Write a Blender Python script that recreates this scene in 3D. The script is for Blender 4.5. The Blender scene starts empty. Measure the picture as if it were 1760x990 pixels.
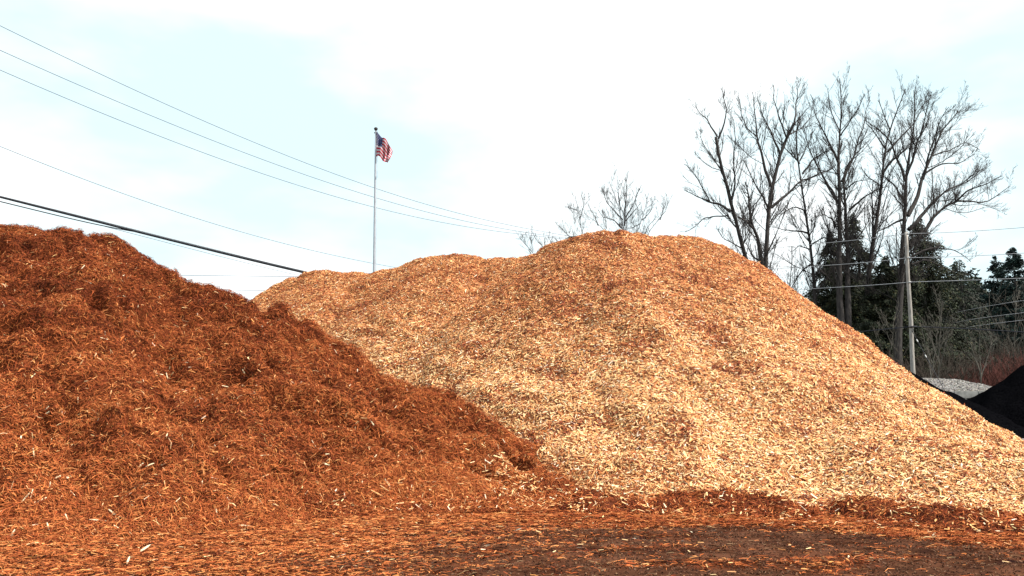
import bpy, math, random
import numpy as np
from mathutils import Vector, Euler

# ------------------------------------------------------------------ camera, sky, sun, exposure
sc = bpy.context.scene
COL = sc.collection
F = 1381.0                      # focal length in photo pixels (1760 wide)
PITCH = math.radians(8.4)
CAM_Z = 1.6
cam_d = bpy.data.cameras.new("camera")
cam = bpy.data.objects.new("camera", cam_d)
COL.objects.link(cam)
cam.location = (0, 0, CAM_Z)
cam.rotation_euler = (math.radians(90) + PITCH, 0, 0)
cam_d.sensor_width = 36
cam_d.lens = 36 * F / 1760
cam_d.clip_start = 0.1
cam_d.clip_end = 5000
sc.camera = cam

SUN_EL, SUN_AZ = math.radians(54), math.radians(114)   # azimuth clockwise from +Y
world = bpy.data.worlds.new("World")
sc.world = world
world.use_nodes = True
wn, wl = world.node_tree.nodes, world.node_tree.links
wn.clear()
w_out = wn.new("ShaderNodeOutputWorld")
w_bg = wn.new("ShaderNodeBackground")
w_bg.inputs["Strength"].default_value = 0.11
sky = wn.new("ShaderNodeTexSky")
sky.sky_type = 'NISHITA'
sky.sun_disc = False
sky.sun_elevation = SUN_EL
sky.sun_rotation = SUN_AZ
sky.air_density = 1.0
sky.dust_density = 2.0
tc = wn.new("ShaderNodeTexCoord")
mp = wn.new("ShaderNodeMapping")
mp.inputs["Scale"].default_value = (1.0, 1.0, 2.3)
mp.inputs["Location"].default_value = (1.35, 0.4, 0.2)
cn = wn.new("ShaderNodeTexNoise")
cn.inputs["Scale"].default_value = 2.3
cn.inputs["Detail"].default_value = 5
cn.inputs["Roughness"].default_value = 0.5
cr = wn.new("ShaderNodeValToRGB")
cr.color_ramp.elements[0].position = 0.40
cr.color_ramp.elements[0].color = (0.85, 0.85, 0.85, 1)
cr.color_ramp.elements[1].position = 0.56
cr.color_ramp.elements[1].color = (1, 1, 1, 1)
cc = wn.new("ShaderNodeValToRGB")          # thin veil (pale cyan) to bright cloud
cc.color_ramp.elements[0].position = 0.42
cc.color_ramp.elements[0].color = (0.68, 0.87, 0.905, 1)
cc.color_ramp.elements[1].position = 0.66
cc.color_ramp.elements[1].color = (1, 1, 1, 1)
cs_ = wn.new("ShaderNodeVectorMath"); cs_.operation = 'SCALE'; cs_.inputs["Scale"].default_value = 7.5
sx = wn.new("ShaderNodeSeparateXYZ")
el = wn.new("ShaderNodeMapRange")           # cloud thinned towards the unseen zenith, to weaken the sky's fill light
el.inputs["From Min"].default_value = 0.50; el.inputs["From Max"].default_value = 0.75
el.inputs["To Min"].default_value = 1.0; el.inputs["To Max"].default_value = 0.15
fm = wn.new("ShaderNodeMath"); fm.operation = 'MULTIPLY'
mx = wn.new("ShaderNodeMix")
mx.data_type = 'RGBA'
wl.new(tc.outputs["Generated"], mp.inputs["Vector"])
wl.new(mp.outputs["Vector"], cn.inputs["Vector"])
wl.new(cn.outputs["Fac"], cr.inputs["Fac"])
wl.new(cn.outputs["Fac"], cc.inputs["Fac"]); wl.new(cc.outputs["Color"], cs_.inputs[0]); wl.new(cs_.outputs["Vector"], mx.inputs["B"])
wl.new(tc.outputs["Generated"], sx.inputs["Vector"]); wl.new(sx.outputs["Z"], el.inputs["Value"])
wl.new(cr.outputs["Color"], fm.inputs[0]); wl.new(el.outputs["Result"], fm.inputs[1])
wl.new(fm.outputs["Value"], mx.inputs["Factor"])
wl.new(sky.outputs["Color"], mx.inputs["A"])
wl.new(mx.outputs["Result"], w_bg.inputs["Color"])
wl.new(w_bg.outputs["Background"], w_out.inputs["Surface"])

sun_d = bpy.data.lights.new("sun", 'SUN')
sun_d.energy = 5.0
sun_d.angle = math.radians(2.0)
sun_d.color = (1.0, 0.95, 0.87)
sun = bpy.data.objects.new("sun", sun_d)
COL.objects.link(sun)
sdir = Vector((math.sin(SUN_AZ) * math.cos(SUN_EL), math.cos(SUN_AZ) * math.cos(SUN_EL), math.sin(SUN_EL)))
sun.rotation_euler = sdir.to_track_quat('Z', 'Y').to_euler()

sc.view_settings.view_transform = 'Standard'
sc.view_settings.look = 'None'
sc.view_settings.exposure = 0.72
sc.view_settings.gamma = 1.0
sc.view_settings.use_curve_mapping = False
sc.cycles.max_bounces = 5
sc.cycles.diffuse_bounces = 3
sc.cycles.transparent_max_bounces = 4

# ------------------------------------------------------------------ helpers
rng = np.random.default_rng(11)
cP, sP = math.cos(PITCH), math.sin(PITCH)


def ray(px, py):
    a, b = (px - 880) / F, (495 - py) / F
    return np.array([a, cP - b * sP, sP + b * cP])


def pt(px, py, Y):
    """The point at distance Y in front of the camera that the photo shows at (px, py)."""
    d = ray(px, py)
    return d * (Y / d[1]) + np.array([0, 0, CAM_Z])


def on_plane(px, py, A, B):
    """Where the line of sight meets the upright plane through the plan points A and B."""
    d = ray(px, py)
    n = np.array([B[1] - A[1], -(B[0] - A[0])])
    t = (n @ np.array(A)) / (n @ d[:2])
    return d * t + np.array([0, 0, CAM_Z])


def vnoise(x, y, seed=0):
    x = np.asarray(x, float); y = np.asarray(y, float)
    xi, yi = np.floor(x).astype(np.int64), np.floor(y).astype(np.int64)
    xf, yf = x - xi, y - yi

    def g(i, j):
        h = (i * 374761393 + j * 668265263 + seed * 974634777) & 0xFFFFFFFF
        h = ((h ^ (h >> 13)) * 1274126177) & 0xFFFFFFFF
        h = (h ^ (h >> 16)) & 0xFFFFFFFF
        a = h / 4294967296.0 * 2 * np.pi
        return np.cos(a), np.sin(a)
    u = xf * xf * xf * (xf * (xf * 6 - 15) + 10)
    v = yf * yf * yf * (yf * (yf * 6 - 15) + 10)
    r = []
    for di in (0, 1):
        for dj in (0, 1):
            gx, gy = g(xi + di, yi + dj)
            r.append(gx * (xf - di) + gy * (yf - dj))
    return 1.5 * ((r[0] * (1 - v) + r[1] * v) * (1 - u) + (r[2] * (1 - v) + r[3] * v) * u)


def fbm(x, y, seed=0, o=4, gain=0.5):
    s, a = 0, 1.0
    for k in range(o):
        s = s + a * vnoise(x * 2 ** k + 17.3 * k, y * 2 ** k - 9.1 * k, seed + k)
        a *= gain
    return s


def smooth(a, b, x):
    t = np.clip((x - a) / (b - a), 0, 1)
    return t * t * (3 - 2 * t)


def norm(v):
    return v / np.maximum(np.linalg.norm(v, axis=-1, keepdims=True), 1e-9)


def mesh_np(name, V, faces, mats, parent=None, colors=None, matidx=None, smooth_faces=None, props=None):
    """faces: list of int arrays, each (n, k)."""
    me = bpy.data.meshes.new(name)
    V = np.asarray(V, np.float32)
    me.vertices.add(len(V))
    me.vertices.foreach_set("co", V.ravel())
    loops = np.concatenate([f.ravel() for f in faces]).astype(np.int32)
    tot = np.concatenate([np.full(len(f), f.shape[1], np.int32) for f in faces])
    st = np.concatenate([[0], np.cumsum(tot)[:-1]]).astype(np.int32)
    me.loops.add(len(loops))
    me.loops.foreach_set("vertex_index", loops)
    me.polygons.add(len(tot))
    me.polygons.foreach_set("loop_start", st)
    me.polygons.foreach_set("loop_total", tot)
    if matidx is not None:
        me.polygons.foreach_set("material_index", np.asarray(matidx, np.int32))
    if smooth_faces is not None:
        sm = np.full(len(tot), smooth_faces, bool) if isinstance(smooth_faces, bool) else smooth_faces
        me.polygons.foreach_set("use_smooth", sm)
    me.update(calc_edges=True)
    if colors is not None:
        at = me.attributes.new("Col", 'FLOAT_COLOR', 'POINT')
        c = np.ones((len(V), 4), np.float32)
        c[:, :3] = colors
        at.data.foreach_set("color", c.ravel())
    for m in (mats if isinstance(mats, (list, tuple)) else [mats]):
        me.materials.append(m)
    o = bpy.data.objects.new(name, me)
    COL.objects.link(o)
    if parent:
        o.parent = parent
    tag(o, **(props or {}))
    return o


def tag(o, label=None, category=None, group=None, kind=None):
    for k, v in (("label", label), ("category", category), ("group", group), ("kind", kind)):
        if v:
            o[k] = v
    return o


def empty(name, loc=(0, 0, 0), **props):
    o = bpy.data.objects.new(name, None)
    COL.objects.link(o)
    o.location = loc
    return tag(o, **props)


def tubes(P, R, sides=5):
    """P (N,K,3) centre lines, R (N,K) radii -> verts, quads"""
    N, K, _ = P.shape
    T = np.empty_like(P)
    T[:, 1:-1] = P[:, 2:] - P[:, :-2]
    T[:, 0] = P[:, 1] - P[:, 0]
    T[:, -1] = P[:, -1] - P[:, -2]
    T = norm(T)
    ref = np.zeros_like(T); ref[..., 0] = 1
    ref[np.abs(T[..., 0]) > 0.8] = (0, 1, 0)
    U = norm(np.cross(T, ref)); W = np.cross(T, U)
    a = np.arange(sides) / sides * 2 * np.pi
    ring = U[:, :, None] * np.cos(a)[None, None, :, None] + W[:, :, None] * np.sin(a)[None, None, :, None]
    V = (P[:, :, None] + ring * R[:, :, None, None]).reshape(-1, 3)
    n = np.arange(N)[:, None, None] * K * sides
    k = np.arange(K - 1)[None, :, None] * sides
    s = np.arange(sides)[None, None, :]
    s2 = (s + 1) % sides
    q = np.stack([n + k + s, n + k + s2, n + k + sides + s2, n + k + sides + s], -1).reshape(-1, 4)
    return V, q


class Acc:
    def __init__(s): s.V, s.F, s.C, s.n = [], [], [], 0

    def add(s, V, q, c=None):
        s.V.append(V); s.F.append(q + s.n); s.n += len(V)
        if c is not None: s.C.append(c)

    def build(s, name, mat, **k):
        if s.C: k["colors"] = np.concatenate(s.C)
        return mesh_np(name, np.concatenate(s.V), s.F, mat, **k)


# ------------------------------------------------------------------ materials
def mat_new(name, rough=0.8):
    m = bpy.data.materials.new(name)
    m.use_nodes = True
    b = m.node_tree.nodes["Principled BSDF"]
    b.inputs["Roughness"].default_value = rough
    b.inputs["Specular IOR Level"].default_value = 0.3
    return m, m.node_tree.nodes, m.node_tree.links, b


def mat_attr(name, rough=0.8, spec=0.25):
    m, n, l, b = mat_new(name, rough)
    b.inputs["Specular IOR Level"].default_value = spec
    a = n.new("ShaderNodeAttribute"); a.attribute_name = "Col"
    t = n.new("ShaderNodeTexCoord")
    no = n.new("ShaderNodeTexNoise"); no.inputs["Scale"].default_value = 60; no.inputs["Detail"].default_value = 3
    r = n.new("ShaderNodeMapRange"); r.inputs["To Min"].default_value = 0.7; r.inputs["To Max"].default_value = 1.3
    mu = n.new("ShaderNodeVectorMath"); mu.operation = 'SCALE'
    l.new(t.outputs["Object"], no.inputs["Vector"]); l.new(no.outputs["Fac"], r.inputs["Value"])
    l.new(a.outputs["Color"], mu.inputs[0]); l.new(r.outputs["Result"], mu.inputs["Scale"])
    l.new(mu.outputs["Vector"], b.inputs["Base Color"])
    return m


def mat_noise(name, c1, c2, scale=5, rough=0.8, stretch=(1, 1, 1), bump=0.0, detail=6, lo=0.35, hi=0.65, spec=0.25, metal=0):
    m, n, l, b = mat_new(name, rough)
    b.inputs["Specular IOR Level"].default_value = spec
    b.inputs["Metallic"].default_value = metal
    t = n.new("ShaderNodeTexCoord"); mpn = n.new("ShaderNodeMapping")
    mpn.inputs["Scale"].default_value = stretch
    no = n.new("ShaderNodeTexNoise"); no.inputs["Scale"].default_value = scale; no.inputs["Detail"].default_value = detail
    r = n.new("ShaderNodeValToRGB")
    r.color_ramp.elements[0].position = lo; r.color_ramp.elements[0].color = (*c1, 1)
    r.color_ramp.elements[1].position = hi; r.color_ramp.elements[1].color = (*c2, 1)
    l.new(t.outputs["Object"], mpn.inputs["Vector"]); l.new(mpn.outputs["Vector"], no.inputs["Vector"])
    l.new(no.outputs["Fac"], r.inputs["Fac"]); l.new(r.outputs["Color"], b.inputs["Base Color"])
    if bump:
        bp = n.new("ShaderNodeBump"); bp.inputs["Strength"].default_value = bump; bp.inputs["Distance"].default_value = 0.05
        l.new(no.outputs["Fac"], bp.inputs["Height"]); l.new(bp.outputs["Normal"], b.inputs["Normal"])
    return m


M_CHIP = mat_attr("wood_chips", 0.8, 0.15)
M_MULCH = mat_attr("bark_mulch", 0.9, 0.05)
M_DIRT = mat_attr("packed_dirt", 1.0, 0.0)
M_BARK = mat_noise("grey_bark", (0.022, 0.019, 0.018), (0.062, 0.054, 0.050), 3, 0.9, (3, 3, 0.5), 0.6)
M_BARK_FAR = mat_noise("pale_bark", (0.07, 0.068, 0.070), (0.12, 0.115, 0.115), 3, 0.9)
M_SAPLING = mat_noise("sapling_bark", (0.05, 0.045, 0.036), (0.11, 0.10, 0.082), 4, 0.9)
M_NEEDLE = mat_attr("needles", 0.7, 0.2)
M_BRUSH = mat_attr("brush_twigs", 0.9, 0.1)
M_COMPOST = mat_noise("black_compost", (0.0010, 0.0010, 0.0013), (0.0035, 0.0035, 0.0042), 9, 1.0, bump=0.6, spec=0.0)
M_CONC = mat_noise("concrete", (0.20, 0.20, 0.19), (0.33, 0.33, 0.31), 2.2, 0.9, bump=0.3)
M_GRAVEL = mat_attr("gravel", 0.85)
M_POLE = mat_noise("weathered_pole", (0.22, 0.20, 0.175), (0.42, 0.39, 0.35), 6, 0.85, (4, 4, 0.35), 0.5)
M_METAL = mat_noise("painted_steel", (0.34, 0.36, 0.39), (0.42, 0.44, 0.47), 3, 0.4, spec=0.5, metal=0.2)
M_WIRE = mat_noise("aluminium_wire", (0.13, 0.15, 0.19), (0.18, 0.20, 0.24), 2, 0.5)
M_WIRE_LIGHT = mat_noise("bright_wire", (0.30, 0.31, 0.32), (0.40, 0.41, 0.42), 2, 0.5)
M_CABLE = mat_noise("black_cable", (0.008, 0.009, 0.013), (0.02, 0.022, 0.028), 5, 0.6)
M_RED = mat_noise("flag_red", (0.36, 0.008, 0.024), (0.44, 0.012, 0.032), 5, 0.8)
M_WHITE = mat_noise("flag_white", (0.46, 0.41, 0.43), (0.54, 0.48, 0.50), 5, 0.8)
M_BLUE = mat_noise("flag_blue", (0.010, 0.016, 0.07), (0.016, 0.026, 0.095), 5, 0.8)
M_CERAMIC = mat_noise("insulator_ceramic", (0.5, 0.5, 0.48), (0.6, 0.6, 0.58), 8, 0.3)
M_SLAB = mat_noise("dark_bark_slab", (0.03, 0.03, 0.03), (0.07, 0.06, 0.055), 12, 0.9)

# ------------------------------------------------------------------ heaps as height fields


def heap_fn(crest, base_slope, foot=0.2, roundness=0.6, step=0.35, wob=0.07, seed=3, east=0.0, west=0.0):
    """crest: [(x, y, z, slope)] -> function of (x, y): envelope of cones dropped from every crest point."""
    pts = []
    for a, b in zip(crest[:-1], crest[1:]):
        a, b = np.array(a, float), np.array(b, float)
        n = max(1, int(np.linalg.norm(a[:2] - b[:2]) / step))
        for k in range(n):
            pts.append(a + (b - a) * k / n)
    pts.append(np.array(crest[-1], float))
    pts = np.array(pts)

    def h(x, y):
        best = np.full(np.shape(x), -9.0)
        w = 1 + wob * fbm(x / 2.6, y / 2.6, seed, 2)
        for (cx, cy, cz, s) in pts:
            d = np.sqrt((x - cx) ** 2 + (y - cy) ** 2)
            ca = (x - cx) / (d + 0.3)
            v = cz - s * w * (1 + east * np.clip(ca, 0, 1) + west * np.clip(-ca, 0, 1)) * (np.sqrt(d * d + roundness ** 2) - roundness)
            best = np.maximum(best, v)
        return foot * np.logaddexp(0, np.clip(best / foot, -80, 80)) - 0.03
    return h


def crest_px(rows, slope):
    out = []
    for r in rows:
        p = pt(r[0], r[1], r[2])
        out.append((p[0], p[1], p[2], r[3] if len(r) > 3 else slope))
    return out


class Field:
    """A sampled height field with bilinear lookup."""

    def __init__(s, x0, x1, y0, y1, res, fn):
        s.x0, s.y0, s.res = x0, y0, res
        s.nx, s.ny = int((x1 - x0) / res) + 1, int((y1 - y0) / res) + 1
        s.x1, s.y1 = x0 + (s.nx - 1) * res, y0 + (s.ny - 1) * res
        X, Y = np.meshgrid(x0 + np.arange(s.nx) * res, y0 + np.arange(s.ny) * res)
        s.X, s.Y = X, Y
        s.H = fn(X, Y)

    def at(s, x, y, A=None):
        A = s.H if A is None else A
        u = np.clip((x - s.x0) / s.res, 0, s.nx - 1.001); v = np.clip((y - s.y0) / s.res, 0, s.ny - 1.001)
        i, j = u.astype(int), v.astype(int); a, b = u - i, v - j
        return (A[j, i] * (1 - a) + A[j, i + 1] * a) * (1 - b) + (A[j + 1, i] * (1 - a) + A[j + 1, i + 1] * a) * b

    def normal(s, x, y, e=0.05):
        dx = (s.at(x + e, y) - s.at(x - e, y)) / (2 * e); dy = (s.at(x, y + e) - s.at(x, y - e)) / (2 * e)
        return norm(np.stack([-dx, -dy, np.ones_like(dx)], -1))

    def grid(s, cut=None):
        V = np.stack([s.X, s.Y, s.H], -1).reshape(-1, 3)
        idx = np.arange(s.nx * s.ny).reshape(s.ny, s.nx)
        q = np.stack([idx[:-1, :-1], idx[:-1, 1:], idx[1:, 1:], idx[1:, :-1]], -1).reshape(-1, 4)
        if cut is not None:
            keep = V[q].max(1)[:, 2] > cut
            q = q[keep]
            used = np.unique(q); m = np.zeros(len(V), int); m[used] = np.arange(len(used))
            V, q = V[used], m[q]
        return V, q


def frames(n, yaw, tilt):
    """Tangent frames: n normals; returns long axis, cross axis, tilted normal."""
    ref = np.zeros_like(n); ref[:, 0] = 1
    a = norm(ref - n * (n * ref).sum(1, keepdims=True)); b = np.cross(n, a)
    d = a * np.cos(yaw)[:, None] + b * np.sin(yaw)[:, None]
    s = np.cross(n, d)
    d2 = norm(d + n * (tilt[:, 0])[:, None])
    s2 = norm(s + n * (tilt[:, 1])[:, None])
    s2 = norm(s2 - d2 * (s2 * d2).sum(1, keepdims=True))
    return d2, s2, np.cross(d2, s2)


def chips(P, N, L, W, yaw, tilt, fold=0.35):
    """Flat chips folded a little along their length: 6 verts, 2 quads."""
    d, s, n = frames(N, yaw, tilt)
    n *= np.sign((n * N).sum(1, keepdims=True))
    L2, W2 = (L / 2)[:, None], (W / 2)[:, None]
    up = n * (W * fold)[:, None]
    k = rng.uniform(0.55, 1.0, (len(P), 1)); k2 = rng.uniform(0.55, 1.0, (len(P), 1))
    V = np.stack([P - d * L2 - s * W2 * k, P - d * L2 * 1.06 + up, P - d * L2 * 0.9 + s * W2 * k,
                  P + d * L2 - s * W2 * k2, P + d * L2 * 1.06 + up, P + d * L2 * 0.9 + s * W2 * k2], 1)
    b = np.arange(len(P))[:, None] * 6
    q = np.concatenate([b + np.array([0, 3, 4, 1]), b + np.array([1, 4, 5, 2])])
    return V.reshape(-1, 3), q


def fibres(P, N, L, W, yaw, tilt, bend, arch):
    """Thin strands bent in and out of the surface: 3 stations, 2 quads."""
    d, s, n = frames(N, yaw, tilt)
    n *= np.sign((n * N).sum(1, keepdims=True))
    Lc, Wc = (L / 2)[:, None], (W / 2)[:, None]
    mid = P + s * (bend * L)[:, None] + n * (arch * L)[:, None]
    a, c = P - d * Lc, P + d * Lc
    w = norm(s + n * rng.uniform(-0.9, 0.9, (len(P), 1)))
    V = np.stack([a - w * Wc * .6, a + w * Wc * .6, mid - w * Wc, mid + w * Wc, c - w * Wc * .5, c + w * Wc * .5], 1)
    b = np.arange(len(P))[:, None] * 6
    q = np.concatenate([b + np.array([0, 2, 3, 1]), b + np.array([2, 4, 5, 3])])
    return V.reshape(-1, 3), q


def pick(pal, wts):
    """pal (m,3); wts (N,m) -> colours (N,3)"""
    w = np.cumsum(wts, 1); w /= w[:, -1:]
    r = rng.random(len(wts))[:, None]
    i = (r > w).sum(1).clip(0, len(pal) - 1)
    c = pal[i] * rng.uniform(0.78, 1.2, (len(wts), 1)) * rng.uniform(0.94, 1.06, (len(wts), 3))
    return c


# --- tan wood chip heap
tan_crest = crest_px([(505, 480, 31.5), (530, 473, 31), (580, 468, 30.5), (640, 470, 30), (690, 461, 29.5), (725, 446, 29), (762, 437, 28.5), (800, 437, 28.2),
                      (835, 442, 28), (880, 440, 27.8), (930, 440, 27.2), (960, 424, 26.3), (985, 407, 25.6), (1015, 398, 25), (1060, 395, 24.6),
                      (1095, 402, 24.7), (1120, 408, 24.8), (1150, 405, 25), (1185, 405, 25.2), (1215, 416, 25.3), (1250, 440, 25.4)], 0.66)
tan_apron = [(2.0, 16.5, 1.3, 0.5), (6.0, 16.3, 1.35, 0.45), (8.3, 14.6, 0.9, 0.33), (10.5, 13.2, 0.6, 0.25)]
_h1 = heap_fn(tan_crest, 0.66, foot=0.20, roundness=0.5, wob=0.06, seed=5, east=0.34, west=0.25)
_h2 = heap_fn(tan_apron, 0.4, foot=0.12, roundness=0.6, wob=0.15, seed=9)


def tan_h(x, y):
    h = np.maximum(_h1(x, y), _h2(x, y))
    m = smooth(-0.1, 0.9, h)
    z = h + m * (0.13 * fbm(x / 2.2, y / 2.2, 21, 3) + 0.05 * fbm(x / 0.7, y / 0.7, 24, 3))
    # slumps: small ledges running along the slope
    z += m * smooth(-.2, .5, vnoise(x / 3, y / 3, 34)) * ledge(z, 0.8, 1.4 * vnoise(x / 2.2, y / 2.2, 35), 0.13)
    z -= m * 0.10 * smooth(0.3, 0.65, vnoise(x / 0.7, y / 0.45, 36))
    return z


def ledge(z, period, n, amp):
    """Small terraces: flat treads and steep risers running round the heap."""
    ph = z / period + n
    f = ph - np.floor(ph)
    return amp * (f ** 3 * (f * (6 * f - 15) + 10) - f) * 2


def red_lumps(x, y, z):
    wx, wy = x + 0.6 * vnoise(x / 1.3, y / 1.3, 51), y + 0.6 * vnoise(x / 1.3, y / 1.3, 52)
    a = fbm(wx / 1.9, wy / 1.3, 41, 2)
    b = np.abs(vnoise(wx / 0.95, wy / 0.65, 44))
    b2 = np.abs(vnoise(wx / 0.45 + 5, wy / 0.33, 45))
    c = fbm(wx / 0.22, wy / 0.18, 46, 3)
    hol = smooth(0.25, 0.62, vnoise(wx / 0.8 + 9, wy / 0.42, 48))
    m = smooth(-0.3, 0.4, vnoise(x / 2.1, y / 1.5, 49))
    big = smooth(0.15, 0.5, vnoise(wx / 1.5 + 2, wy / 0.8, 53))
    return (0.27 * a - 0.62 * np.clip(0.26 - b, 0, 1) - 0.32 * np.clip(0.25 - b2, 0, 1) + 0.06 * c - 0.26 * hol - 0.26 * big
            + m * ledge(z, 0.75, 1.3 * vnoise(x / 1.5, y / 1.5, 50), 0.42) + 0.06)


red_crest = crest_px([(-700, 360, 21), (-500, 330, 20.5), (-300, 345, 20), (-120, 385, 19), (0, 388, 18.5), (80, 397, 18.3), (150, 400, 18.2), (200, 438, 18), (250, 466, 17.8), (300, 496, 17.6), (350, 506, 17.4),
                      (450, 530, 17), (545, 592, 16.6), (600, 668, 16.2), (650, 660, 16), (700, 664, 15.8), (750, 695, 15.6), (800, 718, 15.4), (850, 757, 15), (900, 800, 14.4), (930, 826, 14.0)], 0.64)
_r1 = heap_fn(red_crest, 0.64, foot=0.12, roundness=0.5, wob=0.12, seed=8)


def red_h(x, y):
    h = _r1(x, y)
    m = smooth(-0.02, 1.0, h)
    return h + m * red_lumps(x, y, h)


def ground_h(x, y):
    near = smooth(60, 20, np.hypot(x, y))
    ruts = 0.05 * fbm(x / 0.35, y / 0.25, 74, 3) * .4 + 0.02 * vnoise(x / 3.5, y / 0.45 + 0.12 * x, 71) + 0.015 * fbm(x / 0.8, y / 0.4, 72, 3)
    return near * ruts


berm_line = [(0.3, 13.9, .30, .4), (1.6, 13.4, .34, .4), (3.0, 13.0, .26, .4), (4.6, 12.4, .30, .4), (6.2, 11.4, .25, .35), (7.6, 10.5, .22, .35), (10.5, 9.2, .25, .35)]
_b = heap_fn(berm_line, 0.4, foot=0.05, roundness=0.35, wob=0.2, seed=14)


def berm_h(x, y):
    h = _b(x, y) + 0.02
    m = smooth(0.0, 0.25, h)
    return h - 0.03 + m * (0.12 * vnoise(x / 0.9, y / 0.5, 61) - 0.24 * smooth(-.1, .5, vnoise(x / 1.3 + 4, y / 2.0, 63)) + 0.05 * fbm(x / 0.25, y / 0.2, 62, 2))


# ------------------------------------------------------------------ ground sheet
def stretched(n, near, far):
    t = np.linspace(-1, 1, n)
    k = 5.5
    return np.sinh(k * t) / np.sinh(k) * far


gx = np.unique(np.concatenate([np.linspace(-16, 16, 430), np.linspace(16, 120, 60), -np.linspace(16, 120, 60), np.linspace(120, 3500, 14), -np.linspace(120, 3500, 14)]))
gy = np.unique(np.concatenate([np.linspace(4, 18, 330), np.linspace(18, 120, 70), np.linspace(120, 4000, 16), -np.linspace(0, 3000, 10), np.linspace(0, 4, 20)]))
GX, GY = np.meshgrid(gx, gy)
GZ = ground_h(GX, GY)


def cover(x, y):
    """How thickly red shreds lie on the ground, 0..1 (scuffed bare dirt on the right)."""
    wx, wy = x + 0.6 * vnoise(x / 0.9, y / 0.6, 78), y + 0.35 * vnoise(x / 1.4, y / 0.5, 79)
    n = fbm(wx / 2.4 + 3, wy / 0.75 + 0.12 * wx, 81, 3)
    m = fbm(wx / 0.7, wy / 0.4, 85, 3)
    left = smooth(0.9, -4.6, x - (y - 8) * 0.5 + 1.2 * m + 1.0 * n)
    foot_y = np.interp(x, [-10, -4, 0, 2, 5, 8, 12], [11, 12.0, 12.3, 12.3, 11.3, 10.1, 9])
    band = smooth(-1.5, -0.1, y - foot_y + 0.5 * n + .2 * m)
    return np.clip(0.10 + 0.50 * smooth(0.0, 0.65, n + 0.35 * m) + 0.8 * left + 0.95 * band - 0.12 * smooth(0.1, -0.5, n), 0, 1)


cv = cover(GX, GY) * smooth(19, 15, GY) * smooth(40, 18, np.hypot(GX, GY))
dn = fbm(GX / 0.6, GY / 0.25, 91, 4)[..., None]
dirt = np.array([0.070, 0.030, 0.017]) * (1 + 0.7 * dn) * (1 - 0.15 * smooth(0, .6, fbm(GX / 3, GY / .8, 95, 2)))[..., None]
dirt = dirt * (1 - .62 * smooth(.05, .5, fbm(GX / 3.2 + .4 * GY, GY / .38, 97, 3)))[..., None]       # damp wheel tracks
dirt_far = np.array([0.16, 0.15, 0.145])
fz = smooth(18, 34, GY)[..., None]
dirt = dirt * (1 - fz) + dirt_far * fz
gc = dirt * (1 - 0.8 * cv[..., None]) + np.array([0.13, 0.035, 0.013]) * (0.8 * cv[..., None])
idx = np.arange(GX.size).reshape(GX.shape)
gq = np.stack([idx[:-1, :-1], idx[:-1, 1:], idx[1:, 1:], idx[1:, :-1]], -1).reshape(-1, 4)
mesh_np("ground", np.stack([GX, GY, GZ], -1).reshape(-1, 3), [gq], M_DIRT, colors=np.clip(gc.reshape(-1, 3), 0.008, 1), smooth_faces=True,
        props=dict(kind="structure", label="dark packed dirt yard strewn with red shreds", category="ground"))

# ------------------------------------------------------------------ tan heap mesh
TAN = Field(-16, 24, 9.5, 42, 0.10, tan_h)
PAL_T = np.array([[0.78, 0.53, 0.265], [0.67, 0.355, 0.145], [0.49, 0.185, 0.062], [0.27, 0.070, 0.028], [0.095, 0.022, 0.013], [0.78, 0.64, 0.44]])


def tan_weights(x, y, z):
    p = fbm(x / 1.5 + 0.4 * z, y / 1.5 + z * 0.8, 101, 3)            # patches of red-brown bark
    q = fbm(x / 5, y / 5, 105, 2)
    hi = smooth(1.5, 5.6, z + 0.8 * q)                              # redder, darker chips towards the top
    d = smooth(0.12, 0.75, p)
    one = np.ones_like(p)
    w = np.stack([one * 1.1 - 0.9 * hi - 0.7 * d, one * 1.25 - 0.45 * hi - 0.5 * d, 0.8 + 0.9 * hi, 0.38 + 0.75 * hi + 1.0 * d,
                  0.22 + 0.16 * hi + 0.9 * d, one * 0.22 - 0.15 * hi], 1)
    return np.clip(w, 0.02, None)


def scatter(field, n, hmin, back=0.15, ylim=None, xlim=None, edge=0.0):
    x = rng.uniform(*(xlim or (field.x0, field.x1)), n); y = rng.uniform(*(ylim or (field.y0, field.y1)), n)
    z = field.at(x, y)
    N = field.normal(x, y)
    P = np.stack([x, y, z], 1)
    C = norm(np.array([0, 0, CAM_Z]) - P)
    facing = (N * C).sum(1)
    keep = (z > hmin) & (rng.random(n) < np.where(facing > -0.12, 1.0, back)) & (rng.random(n) < 0.75 / np.maximum(N[:, 2], 0.4))
    return P[keep], N[keep]


acc = Acc()
V, q = TAN.grid(cut=-0.02)
bn = vnoise(V[:, 0] * 9, V[:, 1] * 9, 7)[:, None]
acc.add(V, q, np.array([0.17, 0.062, 0.022]) * (1 + 0.4 * bn))
P, N = scatter(TAN, 2400000, 0.0)
vis = ~((P[:, 0] < -1.2) & (P[:, 1] > 15) & (P[:, 2] < 2.0) & (rng.random(len(P)) < 0.75))      # behind the red heap
P, N = P[vis], N[vis]
n = len(P); print("tan chips", n)
L = rng.lognormal(math.log(0.053), 0.45, n).clip(0.035, 0.24)
W = (L * rng.uniform(0.12, 0.48, n)).clip(0.007, 0.032)
tilt = rng.normal(0, 0.42, (n, 2))
V, q = chips(P + N * rng.uniform(0.0, 0.035, (n, 1)), N, L, W, rng.normal(0, 1.0, n), tilt)
c = pick(PAL_T, tan_weights(P[:, 0], P[:, 1], P[:, 2]))
acc.add(V, q, np.repeat(c, 6, 0))
x = rng.uniform(-6, 3, 400000); y = rng.uniform(12, 22, 400000)
gap = TAN.at(x, y) - red_h(x, y)
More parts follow.
